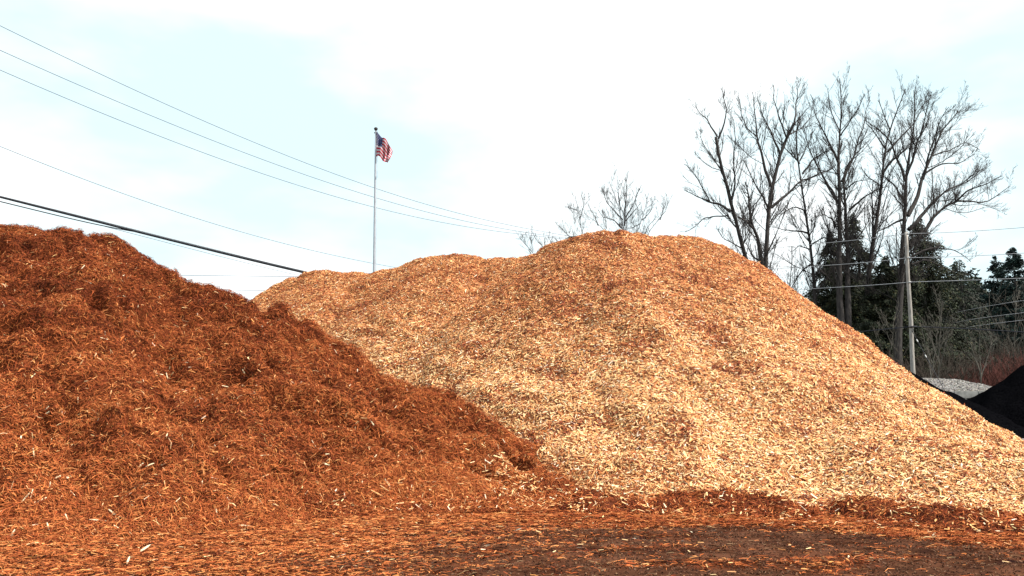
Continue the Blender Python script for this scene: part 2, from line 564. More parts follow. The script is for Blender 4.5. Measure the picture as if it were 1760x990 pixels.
k = (gap > -.05) & (TAN.at(x, y) > 0.02) & (rng.random(len(x)) < .28 * np.exp(-np.clip(gap, 0, 9) / .30))
P = np.stack([x, y, TAN.at(x, y)], 1)[k]; N = TAN.normal(x, y)[k]; n = len(P)
V, q = fibres(P + N * .04, N, rng.lognormal(math.log(.07), .4, n), rng.lognormal(math.log(.008), .35, n), rng.normal(0, 1.2, n), rng.normal(0, .3, (n, 2)),
              rng.normal(0, .13, n), rng.uniform(0, .15, n))
acc.add(V, q, np.repeat(pick(np.array([[.28, .07, .017], [.15, .035, .01], [.4, .12, .03]]), np.ones((n, 3))), 6, 0))
acc.build("wood_chip_heap", M_CHIP, props=dict(label="huge tan heap of fresh wood chips filling the middle and right", category="wood chip pile"))

# ------------------------------------------------------------------ red mulch heap
RED = Field(-22, 2.5, 8.2, 26, 0.07, red_h)
PAL_R = np.array([[0.43, 0.130, 0.040], [0.29, 0.072, 0.023], [0.155, 0.034, 0.013], [0.050, 0.013, 0.007], [0.60, 0.25, 0.085], [0.70, 0.50, 0.27]])


def red_weights(x, y, z, pale=1.0):
    p = fbm(x / 1.1, y / 0.8 + z * 0.6, 111, 3) * .8 + .8 * vnoise(x / 2.4, y / 1.4 + z * .8, 118)      # broad darker patches in the bark
    q = smooth(0.3, 4.6, z)
    d = smooth(0.1, 0.7, p + .12 * q); li = smooth(0.1, 0.7, -p)
    one = np.ones_like(p)
    return np.clip(np.stack([1.05 - 0.7 * q + 0.6 * li - 0.3 * d, one * 1.25, 0.75 + 0.8 * q + 0.7 * d, 0.14 + 0.42 * q + 0.85 * d, 0.20 - 0.17 * q + 0.30 * li,
                             one * 0.012 * pale], 1), 0.001, None)


acc = Acc()
V, q = RED.grid(cut=-0.015)
bn = vnoise(V[:, 0] * 11, V[:, 1] * 11, 6)[:, None]
acc.add(V, q, np.array([0.060, 0.014, 0.004]) * (1 + 0.4 * bn))
P, N = scatter(RED, 1550000, 0.0, xlim=(-17, 2.5), ylim=(8.2, 20.5))
far = np.abs(P[:, 0]) > 0.72 * P[:, 1]
k = ~far | (rng.random(len(P)) < 0.3)
P, N = P[k], N[k]
n = len(P); print("red fibres", n)
L = rng.lognormal(math.log(0.072), 0.45, n).clip(0.02, 0.30)
W = rng.lognormal(math.log(0.0066), 0.4, n).clip(0.003, 0.022)
tilt = rng.normal(0, 0.42, (n, 2))
V, q = fibres(P + N * rng.uniform(0, 0.055, (n, 1)), N, L, W, rng.normal(0, 1.05, n), tilt, rng.normal(0, 0.13, n), rng.uniform(-0.02, 0.2, n))
c = pick(PAL_R, red_weights(P[:, 0], P[:, 1], P[:, 2]))
acc.add(V, q, np.repeat(c, 6, 0))
# broader pale slivers mixed into the bark
P, N = scatter(RED, 9000, 0.05, back=0.1, xlim=(-12, 2), ylim=(8.2, 19))
P = P[:1500]; N = N[:1500]; n = len(P)
V, q = chips(P + N * 0.045, N, rng.uniform(0.05, 0.13, n), rng.uniform(0.010, 0.022, n), rng.uniform(0, 6.28, n), rng.normal(0, 0.35, (n, 2)))
acc.add(V, q, np.repeat(pick(np.array([[0.62, 0.36, 0.16], [0.5, 0.22, 0.08], [0.70, 0.56, 0.38]]), np.ones((n, 3)) * [1, 1, 0.4]), 6, 0))
x = rng.uniform(-4, 2.4, 60000); y = rng.uniform(12, 19, 60000)
zr, zt = RED.at(x, y), tan_h(x, y)
toe = np.exp(-(((x + .05) / .35) ** 2 + ((y - 13.9) / .5) ** 2))
k = (zr > 0.02) & (rng.random(len(x)) < .10 * np.exp(-np.clip(zr - zt, 0, 9) / .22) + .45 * toe)
P = np.stack([x, y, zr], 1)[k]; N = RED.normal(x, y)[k]; n = len(P)
V, q = chips(P + N * .05, N, rng.lognormal(math.log(.07), .35, n), rng.uniform(.01, .026, n), rng.uniform(0, 6.28, n), rng.normal(0, .4, (n, 2)))
acc.add(V, q, np.repeat(pick(PAL_T, np.ones((n, 6)) * [1, 1, .8, .3, .1, .5]), 6, 0))
acc.build("bark_mulch_heap", M_MULCH, props=dict(label="large dark red heap of shredded bark mulch on the left", category="mulch pile"))

# ------------------------------------------------------------------ low red berm along the foot of the tan heap
BERM = Field(-0.6, 13, 8.2, 15, 0.05, berm_h)
acc = Acc()
V, q = BERM.grid(cut=0.0)
acc.add(V, q, np.array([0.09, 0.024, 0.011]) * (1 + 0.4 * vnoise(V[:, 0] * 11, V[:, 1] * 11, 6)[:, None]))
P, N = scatter(BERM, 210000, 0.01, back=0.5)
n = len(P); print("berm", n)
V, q = fibres(P + N * rng.uniform(0, 0.035, (n, 1)), N, rng.lognormal(math.log(0.075), 0.4, n).clip(.03, .25), rng.lognormal(math.log(0.009), 0.35, n),
              rng.normal(0, 1, n), rng.normal(0, 0.35, (n, 2)), rng.normal(0, .13, n), rng.uniform(0, .2, n))
w = red_weights(P[:, 0], P[:, 1], np.full(n, 2.5)); w[:, 0] *= 0.7
acc.add(V, q, np.repeat(pick(PAL_R, w), 6, 0))
P, N = scatter(BERM, 30000, 0.0, back=0.5)
k = rng.random(len(P)) < 0.15 + 0.6 * smooth(-.2, .5, fbm(P[:, 0] / .6, P[:, 1] / .5, 131, 2)); P, N = P[k][:9000], N[k][:9000]; n = len(P)
V, q = chips(P + N * 0.04, N, rng.lognormal(math.log(.055), .4, n).clip(.02, .14), rng.uniform(.008, .028, n), rng.uniform(0, 6.28, n), rng.normal(0, .35, (n, 2)))
acc.add(V, q, np.repeat(pick(PAL_T, np.ones((n, 6)) * [.9, 1, 1, .6, .2, .3]), 6, 0))
acc.build("mulch_windrow", M_MULCH, props=dict(label="low dark red strip of bark shreds along the foot of the tan heap", category="mulch strip"))

# ------------------------------------------------------------------ shreds strewn on the ground
n = 520000
x = rng.uniform(-10, 11, n); y = 5.0 + 10.5 * rng.random(n) ** 0.9
c_ = cover(x, y)
keep = (rng.random(n) < 0.05 + 0.95 * c_ ** 1.2) & (np.abs(x) < 0.75 * y + 1)
x, y, c_ = x[keep], y[keep], c_[keep]
n = len(x); print("litter", n)
P = np.stack([x, y, ground_h(x, y) + rng.uniform(0.004, 0.02, n) + 0.02 * c_], 1)
N = np.tile([0, 0, 1.0], (n, 1))
acc = Acc()
V, q = fibres(P, N, rng.lognormal(math.log(0.065), 0.45, n).clip(0.02, 0.25), rng.lognormal(math.log(0.0075), 0.35, n), rng.normal(0, 1, n),
              rng.normal(0, 0.12, (n, 2)), rng.normal(0, .13, n), rng.uniform(0, .10, n))
bright = smooth(-0.4, 0.5, fbm(x / 1.6, y / 0.5, 141, 2))
bright = np.clip(bright + .7 * smooth(1.5, -2.5, x), 0, 1.4)
w = np.stack([.7 + .8 * bright, 1.0 + 0 * x, .7 - .3 * bright, .35 + 0 * x, .06 + .45 * bright, .02 + 0 * x], 1)
cl = pick(PAL_R, w)
cl[rng.random(n) > c_ + .25] *= np.array([.30, .45, .7])        # trodden, muddy shreds where the dirt is bare
acc.add(V, q, np.repeat(cl, 6, 0))
n = 5200
x = rng.uniform(-8, 10, n); y = rng.uniform(5.5, 14, n)
k = rng.random(n) < 0.10 + 0.9 * cover(x, y) * smooth(8, 13, y + .25 * x); x, y = x[k], y[k]; n = len(x)
P = np.stack([x, y, ground_h(x, y) + 0.03], 1)
V, q = chips(P, np.tile([0, 0, 1.0], (n, 1)), rng.uniform(.03, .11, n), rng.uniform(.008, .022, n), rng.uniform(0, 6.28, n), rng.normal(0, .15, (n, 2)))
acc.add(V, q, np.repeat(pick(PAL_T, np.ones((n, 6)) * [.7, 1, 1.2, .6, .1, .2]), 6, 0))
n = 60000
x = rng.uniform(-6, 9, n); y = rng.uniform(5.5, 13, n)
P = np.stack([x, y, ground_h(x, y) + 0.006], 1)
V, q = chips(P, np.tile([0, 0, 1.0], (n, 1)), rng.uniform(.008, .035, n), rng.uniform(.006, .018, n), rng.uniform(0, 6.28, n), rng.normal(0, .5, (n, 2)), .5)
acc.add(V, q, np.repeat(pick(np.array([[.050, .023, .014], [.10, .048, .028], [.16, .09, .055]]), np.ones((n, 3)) * [1, .8, .2]), 6, 0))
acc.build("mulch_litter", M_MULCH, props=dict(kind="stuff", label="red bark shreds strewn over the dark dirt", category="litter"))

# ------------------------------------------------------------------ single pale splinters on the red heap
splinters = [(43, 858, .17, 70), (53, 852, .15, 95), (70, 862, .14, 50), (118, 825, .08, 130), (98, 822, .09, 45), (83, 910, .15, 125), (22, 921, .12, 92), (170, 898, .22, 3),
             (195, 885, .17, 145), (242, 801, .09, 55), (257, 800, .12, 30), (372, 884, .13, 110), (286, 752, .09, 95), (420, 907, .15, 5), (165, 862, .12, 75), (220, 968, .1, 95),
             (248, 948, .16, 60), (470, 870, .1, 150), (622, 830, .08, 95), (665, 832, .16, 130), (525, 850, .1, 60), (640, 728, .15, 125), (10, 684, .14, 25),
             (286, 648, .14, 115), (135, 690, .12, 100), (55, 780, .14, 120), (340, 700, .1, 45), (420, 640, .11, 120)]


def drop_on(field, px, py):
    for Y in np.arange(7.0, 21, 0.03):
        p = pt(px, py, Y)
        if p[2] < max(field.at(np.array([p[0]]), np.array([p[1]]))[0], 0.02):
            return p
    return pt(px, py, 9)


rp = random.Random(4)
for i, (px, py, ln, ang) in enumerate(splinters):
    p = drop_on(RED, px, py)
    nn = Vector(RED.normal(np.array([p[0]]), np.array([p[1]]), 0.15)[0])
    w, t = rp.uniform(.018, .030), .007
    k1, k2 = rp.uniform(.3, .8), rp.uniform(.3, .8)
    prof = [(-.5, .5 * k1, t), (-.2, 1, t * 1.2), (.25, .9, t * 1.3), (.5, .5 * k2, t * .6)]
    V = []
    for (u, s, h) in prof:
        V += [(u * ln, -w / 2 * s, 0), (u * ln, w / 2 * s, 0.001), (u * ln, w / 2 * s * .8, h), (u * ln, -w / 2 * s * .7, h * .8)]
    Fq = []
    for s in range(3):
        for e in range(4):
            Fq.append([s * 4 + e, s * 4 + (e + 1) % 4, s * 4 + 4 + (e + 1) % 4, s * 4 + 4 + e])
    Fq += [[3, 2, 1, 0], [12, 13, 14, 15]]
    cc = np.array([0.68, 0.57, 0.36]) * rp.uniform(.85, 1.05)
    o = mesh_np("wood_splinter", np.array(V), [np.array(Fq)], M_CHIP, colors=np.tile(cc, (len(V), 1)),
                props=dict(label="pale bare wood splinter lying on the dark red bark mulch", category="wood splinter", group="pale splinters scattered over the red mulch"))
    face = (Vector((0, 0, CAM_Z)) - Vector(p)).normalized()
    zax = (nn * .5 + face * .5).normalized()
    right = Vector((1, 0, 0)); right = (right - zax * right.dot(zax)).normalized(); upv = zax.cross(right)
    a = math.radians(ang)
    xax = right * math.cos(a) + upv * math.sin(a); yax = zax.cross(xax)
    from mathutils import Matrix
    o.matrix_world = Matrix(((xax.x, yax.x, zax.x, p[0]), (xax.y, yax.y, zax.y, p[1]), (xax.z, yax.z, zax.z, p[2]), (0, 0, 0, 1))) @ Matrix.Translation((0, 0, .045))

# dark slab poking out behind the summit of the tan heap
p = pt(990, 408, 26.2)
V, q = tubes(np.array([[[-.35, 0, -.05], [-.2, 0, 0.0], [.1, .05, .03], [.5, .1, .0]]]), np.array([[.01, .045, .06, .04]]), 6)
V[:, 2] *= 0.8
mesh_np("bark_slab", V + p, [q], M_SLAB, props=dict(label="small dark bark slab sticking out beside the tan heap's summit", category="bark slab"))

# ------------------------------------------------------------------ black compost heaps, gravel bay
def heap_obj(name, crest, slope, mat, res, bbox, amp, props, seed, foot=0.15, colors=None):
    f = heap_fn(crest, slope, foot=foot, roundness=0.5, wob=0.08, seed=seed)
    fd = Field(*bbox, res, lambda x, y: (lambda h: h + smooth(0, .6, h) * (amp * fbm(x / 1.1, y / 1.1, seed, 4)))(f(x, y)))
    V, q = fd.grid(cut=0.0)
    return fd, V, q


fd, V, q = heap_obj("compost", crest_px([(1440, 590, 50), (1500, 611, 48.5), (1551, 638, 48), (1575, 651, 47.5), (1600, 664, 47), (1622, 671, 46.5)], .66), .66, M_COMPOST, .2, (10, 32, 36, 60), .09, None, 151)
mesh_np("compost_heap", V, [q], M_COMPOST, props=dict(label="black compost heap half hidden behind the tan heap's right slope", category="compost pile"))
fd, V, q = heap_obj("compost", crest_px([(1832, 590, 54), (1900, 575, 55), (2050, 580, 56)], .69), .69, M_COMPOST, .2, (20, 60, 40, 68), .09, None, 155)
mesh_np("compost_heap", V, [q], M_COMPOST, props=dict(label="tall black compost heap cut off by the right edge of the picture", category="compost pile"))

# concrete block wall with gravel behind
wall = empty("retaining_wall", tuple(pt(1650, 700, 60) * np.array([1, 1, 0])), label="grey concrete block wall holding back the gravel heap", category="wall")
bw, bh, bd = 1.8, 0.6, 0.75
topz = pt(1650, 672, 60)[2]
rows = 5
bh = topz / rows
x_joint = pt(1683, 680, 60)[0]


def block_mesh(me_w):
    import bmesh
    bm = bmesh.new()
    bmesh.ops.create_cube(bm, size=1)
    for v in bm.verts:
        v.co.x *= me_w - .015; v.co.y *= bd; v.co.z *= bh - .012
    bmesh.ops.bevel(bm, geom=bm.edges[:], offset=.03, segments=2, affect='EDGES')
    me = bpy.data.meshes.new("block"); bm.to_mesh(me); bm.free(); me.materials.append(M_CONC)
    return me


bm_ = block_mesh(bw)
for r in range(rows):
    off = 0 if r % 2 == 0 else bw / 2
    for k in range(-5, 3):
        o = bpy.data.objects.new("block", bm_)
        COL.objects.link(o); o.parent = wall
        o.location = (x_joint + (k + .5) * bw + off - wall.location.x, 60.4 - wall.location.y + rp.uniform(-.02, .02), bh * (r + .5))
gf, V, q = heap_obj("gravel", crest_px([(1560, 650, 65), (1609, 651, 65), (1640, 653, 65), (1662, 657, 65), (1682, 662, 64.5), (1698, 671, 64)], .35), .35, M_GRAVEL, .2,
                    (24, 46, 60.85, 75), .05, None, 161)
acc = Acc()
acc.add(V, q, np.tile([0.15, 0.145, 0.135], (len(V), 1)) * (1 + .25 * vnoise(V[:, 0] * 4, V[:, 1] * 4, 3)[:, None]))
P, N = scatter(gf, 45000, 1.5, back=0.2, ylim=(60.9, 67))
n = len(P); print("gravel", n)
V, q = chips(P + N * .03, N, rng.uniform(.06, .16, n), rng.uniform(.05, .12, n), rng.uniform(0, 6, n), rng.normal(0, .5, (n, 2)), .4)
acc.add(V, q, np.repeat(pick(np.array([[.31, .30, .28], [.20, .19, .18], [.11, .105, .10], [.24, .20, .16]]), np.ones((n, 4)) * [1, 1, .7, .3]), 6, 0))
acc.build("gravel_heap", M_GRAVEL, props=dict(label="pale grey gravel heap behind the concrete block wall", category="gravel pile"))

# ------------------------------------------------------------------ bare trees


def resample(pl, n):
    pl = np.asarray(pl, float)
    d = np.concatenate([[0], np.cumsum(np.linalg.norm(np.diff(pl, axis=0), axis=1))])
    t = np.linspace(0, d[-1], n)
    return np.stack([np.interp(t, d, pl[:, k]) for k in range(3)], 1), d[-1]


def rise(P, R, per, ang, lfac, lmin, K, rfac, up=0.25, start=0.25, wig=0.12, rmin=0.012):
    """Branches growing off every line in P (N,K,3): `per` children each."""
    N, Kp, _ = P.shape
    reps = rng.poisson(per, N) if np.isscalar(per) else per
    i = np.repeat(np.arange(N), reps)
    n = len(i)
    t = rng.uniform(start, 0.98, n) * (Kp - 1)
    a = t.astype(int).clip(0, Kp - 2); f = (t - a)[:, None]
    base = P[i, a] * (1 - f) + P[i, a + 1] * f
    T = norm(P[i, a + 1] - P[i, a])
    plen = np.linalg.norm(np.diff(P, axis=1), axis=2).sum(1)[i]
    r0 = (R[i, a] * (1 - f[:, 0]) + R[i, a + 1] * f[:, 0]) * rfac
    rv = norm(rng.normal(0, 1, (n, 3)))
    perp = norm(rv - T * (rv * T).sum(1, keepdims=True))
    an = rng.normal(ang, 0.2, n)[:, None]
    D = norm(T * np.cos(an) + perp * np.sin(an) + np.array([0, 0, up]))
    ln = np.maximum(lmin, plen * lfac * (1.15 - 0.75 * t / (Kp - 1)) * rng.uniform(.6, 1.25, n))
    Q = np.empty((n, K, 3)); Q[:, 0] = base
    step = ln / (K - 1)
    for k in range(1, K):
        D = norm(D + rng.normal(0, wig, (n, 3)) + np.array([0, 0, up * .25]))
        Q[:, k] = Q[:, k - 1] + D * step[:, None]
    taper = np.linspace(1, .3, K)[None]
    RR = np.maximum(r0[:, None] * taper, rmin)
    return Q, RR


def bare_tree(name, limbs, Y, wpx, label, group, mat=M_BARK, dens=1.0, spread=3.0, rmin=0.011, levels=3, base_to_ground=True):
    """limbs: list of (polyline in photo px, start width px, end width px). Depth bends away from the plane limb by limb."""
    m2px = Y / F
    first = limbs[0][0]
    base = pt(first[0][0], first[0][1], Y)
    root = empty(name, (base[0], base[1], 0), label=label, category="bare tree", group=group)
    loc = np.array([base[0], base[1], 0])
    tr, br, tw = Acc(), Acc(), Acc()
    LP, LR = [], []
    for i, (pl, w0, w1) in enumerate(limbs):
        dep = 0 if i == 0 else rng.uniform(-spread, spread)
        start_d = 0
        if i > 0:        # begin where the limb leaves an earlier one
            best = min((np.hypot(pl[0][0] - q[0], pl[0][1] - q[1]), q[2]) for q in allpx)
            start_d = best[1]
        npx = len(pl)
        pts = []
        for j, (x, y) in enumerate(pl):
            u = j / (npx - 1)
            dd = start_d + (dep - 0) * u ** 1.2
            pts.append(pt(x, y, Y + dd))
            if i == 0 and j == 0: allpx = []
        if i == 0:
            allpx = []
            if base_to_ground and pts[0][2] > 0.3:
                pts = [np.array([pts[0][0] + rng.uniform(-.3, .3), pts[0][1], -0.2])] + pts
        for j in range(npx - 1):
            for s in np.linspace(0, 1, 6):
                allpx.append((pl[j][0] + (pl[j + 1][0] - pl[j][0]) * s, pl[j][1] + (pl[j + 1][1] - pl[j][1]) * s, start_d + dep * ((j + s) / (npx - 1)) ** 1.2))
        K = 18
        Pp, ln = resample(pts, K)
        jit = rng.normal(0, 1, (K, 3)); jit[0] = 0
        jit[1:-1] = (jit[:-2] + jit[1:-1] + jit[2:]) / 3
        Pp[1:-1] = Pp[1:-1] * .5 + (Pp[:-2] + Pp[2:]) * .25
        Pp = Pp + jit * min(0.009 * ln, .10)
        Rr = np.linspace(w0 / 2 * m2px, max(w1 / 2 * m2px, rmin), K)
        Rr = w1 / 2 * m2px + (w0 * .92 - w1) / 2 * m2px * (np.linspace(1, 0, K) ** 1.35)
        Rr = np.maximum(Rr, rmin)
        V, q = tubes(Pp[None], Rr[None], 8)
        (tr if i == 0 else br).add(V - loc, q)
        LP.append(Pp); LR.append(Rr)
    LP, LR = np.array(LP), np.array(LR)
    lens = np.linalg.norm(np.diff(LP, axis=1), axis=2).sum(1)
    st = np.where(np.arange(len(LP)) == 0, .35, .1)
    # branches: number follows the limb's length, size shrinks towards its tip
    Ps, Rs = [], []
    for i in range(len(LP)):
        s_ = max(.35, 1 - 22 / max(lens[i], 22.1)) if i == 0 else .22
        Q, RR = rise(LP[i:i + 1], LR[i:i + 1], np.array([int(lens[i] * (1 - s_) * 2.6 * dens) + 2]), .78, 0, 1, 8, .45, up=.26, start=s_, wig=.08, rmin=rmin)
        tt = np.linalg.norm(Q[:, 0] - LP[i][-1], axis=1) / lens[i]
        sc_ = (.8 + rng.uniform(.1, 1, len(Q)) ** 1.2 * min(.55 * lens[i], 7.5)) * (.40 + .62 * np.clip(tt, 0, .9))
        Q = Q[:, :1] + (Q - Q[:, :1]) * sc_[:, None, None]
        Ps.append(Q); Rs.append(RR)
    P1, R1 = np.concatenate(Ps), np.minimum(np.concatenate(Rs), .038)
    V, q = tubes(P1, R1, 4); br.add(V - loc, q)

    def plen(P): return np.linalg.norm(np.diff(P, axis=1), axis=2).sum(1)
    P2, R2 = rise(P1, R1, rng.poisson(plen(P1) * 2.3 * dens + .4), .62, .42, .35, 5, .6, up=.22, wig=.08, rmin=rmin * .9, start=.12)
    R2 = np.minimum(R2, .014)
    V, q = tubes(P2, R2, 3); tw.add(V - loc, q)
    if levels > 2:
        P3, R3 = rise(P2, R2, rng.poisson(plen(P2) * 3.8 * dens + .2), .6, .45, .25, 3, .7, up=.2, wig=.08, rmin=rmin * .8, start=.1)
        R3 = np.minimum(R3, .010)
        V, q = tubes(P3, R3, 3); tw.add(V - loc, q)
    tr.build("trunk", mat, parent=root, smooth_faces=True)
    br.build("branches", mat, parent=root, smooth_faces=True)
    tw.build("twigs", mat, parent=root)
    return root


def z2(*pts):       # readings taken on an enlargement of the tree group
    return [(1160 + x / 2.912, 120 + y / 2.912) for x, y in pts]


G = "tall bare cottonwoods beyond the heaps"
bare_tree("cottonwood_tree", [
    (z2((400, 1080), (352, 930), (330, 850), (310, 770), (285, 705), (262, 620), (240, 500), (225, 420), (212, 335)), 13, 5),
    (z2((212, 335), (185, 290), (155, 240), (120, 215), (105, 180)), 4, 1),
    (z2((218, 345), (245, 280), (258, 200), (240, 110)), 4, 1),
    (z2((280, 712), (230, 675), (170, 660), (100, 630), (45, 600)), 6, 1),
    (z2((175, 660), (140, 590), (95, 520), (50, 470)), 3, 1),
    (z2((270, 730), (200, 733), (140, 745), (95, 790), (50, 812)), 3, 1),
    (z2((240, 520), (190, 440), (140, 370), (125, 330)), 3, 1),
    (z2((285, 650), (300, 560), (292, 470), (300, 350), (290, 230)), 4, 1),
    (z2((345, 900), (290, 870), (240, 840), (215, 800)), 3, 1)], 76, 1,
    "leaning bare tree at the left end of the tall group, forked near its top", G)
bare_tree("cottonwood_tree", [
    (z2((455, 1100), (440, 985), (465, 880), (468, 760), (478, 690), (488, 600), (510, 490), (530, 400), (560, 335), (600, 275)), 15, 5),
    (z2((600, 275), (603, 220), (610, 150), (615, 60)), 4, 1),
    (z2((440, 975), (420, 880), (395, 800), (375, 710), (362, 600), (355, 560)), 9, 2),
    (z2((398, 800), (360, 760), (320, 738)), 5, 3),
    (z2((480, 585), (452, 500), (432, 410), (410, 330), (400, 220), (388, 105)), 7, 1),
    (z2((412, 335), (360, 290), (330, 220), (325, 150)), 3, 1),
    (z2((470, 690), (430, 620), (385, 540), (345, 450)), 4, 1),
    (z2((482, 690), (540, 640), (620, 565), (700, 530), (810, 480)), 6, 1.5),
    (z2((525, 420), (480, 320), (445, 240), (410, 130)), 5, 1),
    (z2((560, 340), (520, 240), (500, 160), (497, 75)), 4, 1),
    (z2((565, 330), (640, 290), (680, 230), (690, 180)), 3, 1),
    (z2((435, 960), (395, 940), (360, 880), (350, 840)), 4, 1)], 73, 1,
    "bare tree with a wide V fork, second from the left in the tall group", G)
bare_tree("cottonwood_tree", [
    (z2((700, 1180), (695, 1060), (690, 960), (672, 830), (658, 720), (640, 600), (625, 470), (606, 390), (600, 300), (615, 240)), 11, 2),
    (z2((640, 520), (690, 450), (740, 415), (780, 400)), 4, 1),
    (z2((650, 705), (600, 685), (545, 712), (500, 770)), 3, 1),
    (z2((665, 818), (600, 805), (540, 800), (490, 785)), 4, 1),
    (z2((680, 900), (620, 880), (590, 910)), 3, 1),
    (z2((625, 470), (570, 410), (520, 360), (460, 330)), 3, 1),
    (z2((625, 455), (660, 380), (700, 300)), 3, 1),
    (z2((675, 880), (740, 840), (790, 840)), 3, 1),
    (z2((690, 970), (640, 1000), (600, 1060), (580, 1090)), 4, 1)], 79, 1,
    "slender single stemmed bare tree left of the two tallest trunks", G)
bare_tree("cottonwood_tree", [
    (z2((840, 1500), (835, 1300), (828, 1150), (822, 980), (818, 800), (822, 680), (826, 560), (822, 430), (828, 300), (832, 180), (830, 45)), 21, 1.5),
    (z2((868, 1300), (862, 1000), (858, 780), (852, 640), (842, 530), (880, 440), (930, 390), (980, 350)), 14, 1.2),
    (z2((815, 670), (770, 580), (722, 500), (688, 430), (655, 350), (640, 300)), 6, 1),
    (z2((835, 560), (870, 480), (910, 390), (950, 260), (965, 150)), 5, 1),
    (z2((822, 480), (780, 380), (730, 290), (700, 200), (680, 120)), 5, 1),
    (z2((828, 330), (790, 230), (770, 160), (765, 90)), 3, 1),
    (z2((830, 330), (880, 250), (920, 190), (950, 120)), 3, 1),
    (z2((800, 650), (760, 575), (720, 545), (690, 600)), 3, 1),
    (z2((875, 700), (930, 650), (1010, 600), (1070, 580)), 5, 1),
    (z2((855, 600), (900, 560), (960, 550)), 3, 1),
    (z2((800, 790), (790, 750), (750, 725), (700, 735)), 4, 1)], 77, 1,
    "tallest bare tree with twin trunks and a straight pointed top", G)
bare_tree("cottonwood_tree", [
    (z2((950, 1500), (960, 1250), (968, 1050), (980, 900), (1000, 770), (1022, 650), (1038, 520), (1050, 400), (1068, 310), (1105, 210), (1140, 150), (1160, 90)), 18, 1.5),
    (z2((990, 860), (992, 760), (985, 650), (990, 560)), 5, 1.5),
    (z2((1052, 395), (1010, 330), (960, 270), (950, 230)), 3, 1),
    (z2((1040, 520), (1090, 450), (1150, 400), (1250, 340)), 5, 1),
    (z2((1048, 420), (1110, 360), (1170, 300), (1230, 220), (1260, 130)), 4, 1),
    (z2((1030, 580), (970, 540), (930, 490)), 3, 1),
    (z2((1075, 300), (1040, 210), (1020, 150)), 3, 1)], 81, 1,
    "bare tree with one clean slanting trunk right of the tallest tree", G)
bare_tree("cottonwood_tree", [
    (z2((1110, 1500), (1118, 1300), (1128, 1100), (1140, 980), (1145, 850), (1158, 740), (1155, 620), (1152, 540), (1160, 440), (1190, 330), (1200, 210), (1190, 110)), 20, 1.5),
    (z2((1152, 560), (1112, 430), (1068, 340), (1010, 290), (960, 250)), 6, 1),
    (z2((1155, 560), (1190, 430), (1235, 300), (1262, 200), (1285, 110)), 6, 1),
    (z2((1165, 730), (1210, 640), (1240, 540), (1290, 420), (1345, 300), (1400, 230), (1450, 180)), 9, 1),
    (z2((1240, 550), (1265, 440), (1300, 330), (1340, 230), (1370, 180)), 5, 1),
    (z2((1170, 800), (1220, 740), (1280, 680), (1340, 620), (1420, 580), (1500, 530), (1530, 500)), 8, 1),
    (z2((1290, 430), (1380, 400), (1460, 360), (1520, 400)), 3, 1),
    (z2((1250, 520), (1330, 470), (1430, 470), (1500, 420)), 4, 1),
    (z2((1178, 885), (1250, 810), (1320, 710), (1380, 665), (1450, 655), (1570, 655), (1640, 610), (1680, 580)), 8, 1),
    (z2((1400, 662), (1470, 600), (1560, 570), (1640, 530)), 4, 1),
    (z2((1150, 745), (1100, 765), (1050, 795), (990, 820)), 5, 1),
    (z2((1145, 650), (1100, 580), (1050, 535), (1000, 520)), 5, 1),
    (z2((1180, 940), (1240, 905), (1300, 890), (1400, 900), (1480, 960)), 5, 1),
    (z2((1185, 975), (1260, 950), (1330, 980), (1400, 1010)), 4, 1),
    (z2((1160, 700), (1100, 640), (1070, 600)), 3, 1)], 75, 1,
    "widest bare tree with long low limbs reaching to the right", G, dens=1.1)

# smaller bare trees far behind the tan heap's crest
def z5(*pts):
    return [(840 + x / 4.889, 290 + y / 4.889) for x, y in pts]


G2 = "small bare trees showing above the tan heap's crest"
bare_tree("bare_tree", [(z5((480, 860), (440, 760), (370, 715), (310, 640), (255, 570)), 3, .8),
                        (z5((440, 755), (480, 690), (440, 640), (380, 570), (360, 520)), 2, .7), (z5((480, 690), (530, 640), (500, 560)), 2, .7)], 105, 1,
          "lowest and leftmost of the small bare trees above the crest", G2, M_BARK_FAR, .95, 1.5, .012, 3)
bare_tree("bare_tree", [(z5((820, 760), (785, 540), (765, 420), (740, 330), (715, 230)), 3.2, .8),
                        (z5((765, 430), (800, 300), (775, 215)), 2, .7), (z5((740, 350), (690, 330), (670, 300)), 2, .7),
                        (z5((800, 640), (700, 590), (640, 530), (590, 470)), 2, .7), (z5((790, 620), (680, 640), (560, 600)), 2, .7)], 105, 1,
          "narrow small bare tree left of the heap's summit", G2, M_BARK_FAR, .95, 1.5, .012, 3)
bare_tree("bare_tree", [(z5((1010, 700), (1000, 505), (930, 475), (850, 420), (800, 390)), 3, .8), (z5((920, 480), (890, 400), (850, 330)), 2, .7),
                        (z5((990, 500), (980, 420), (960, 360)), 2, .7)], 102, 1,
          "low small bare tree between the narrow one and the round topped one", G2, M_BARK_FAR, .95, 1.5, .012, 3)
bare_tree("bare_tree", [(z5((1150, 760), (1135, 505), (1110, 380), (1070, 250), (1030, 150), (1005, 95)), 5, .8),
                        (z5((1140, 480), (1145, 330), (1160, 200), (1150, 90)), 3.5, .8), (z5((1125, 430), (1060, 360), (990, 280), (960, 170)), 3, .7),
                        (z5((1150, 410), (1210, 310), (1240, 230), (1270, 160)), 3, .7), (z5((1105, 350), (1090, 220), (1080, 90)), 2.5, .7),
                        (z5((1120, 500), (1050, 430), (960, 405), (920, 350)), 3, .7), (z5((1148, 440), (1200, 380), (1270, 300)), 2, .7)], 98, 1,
          "round topped small bare tree standing above the heap's summit", G2, M_BARK_FAR, 1.05, 1.5, .012, 3)
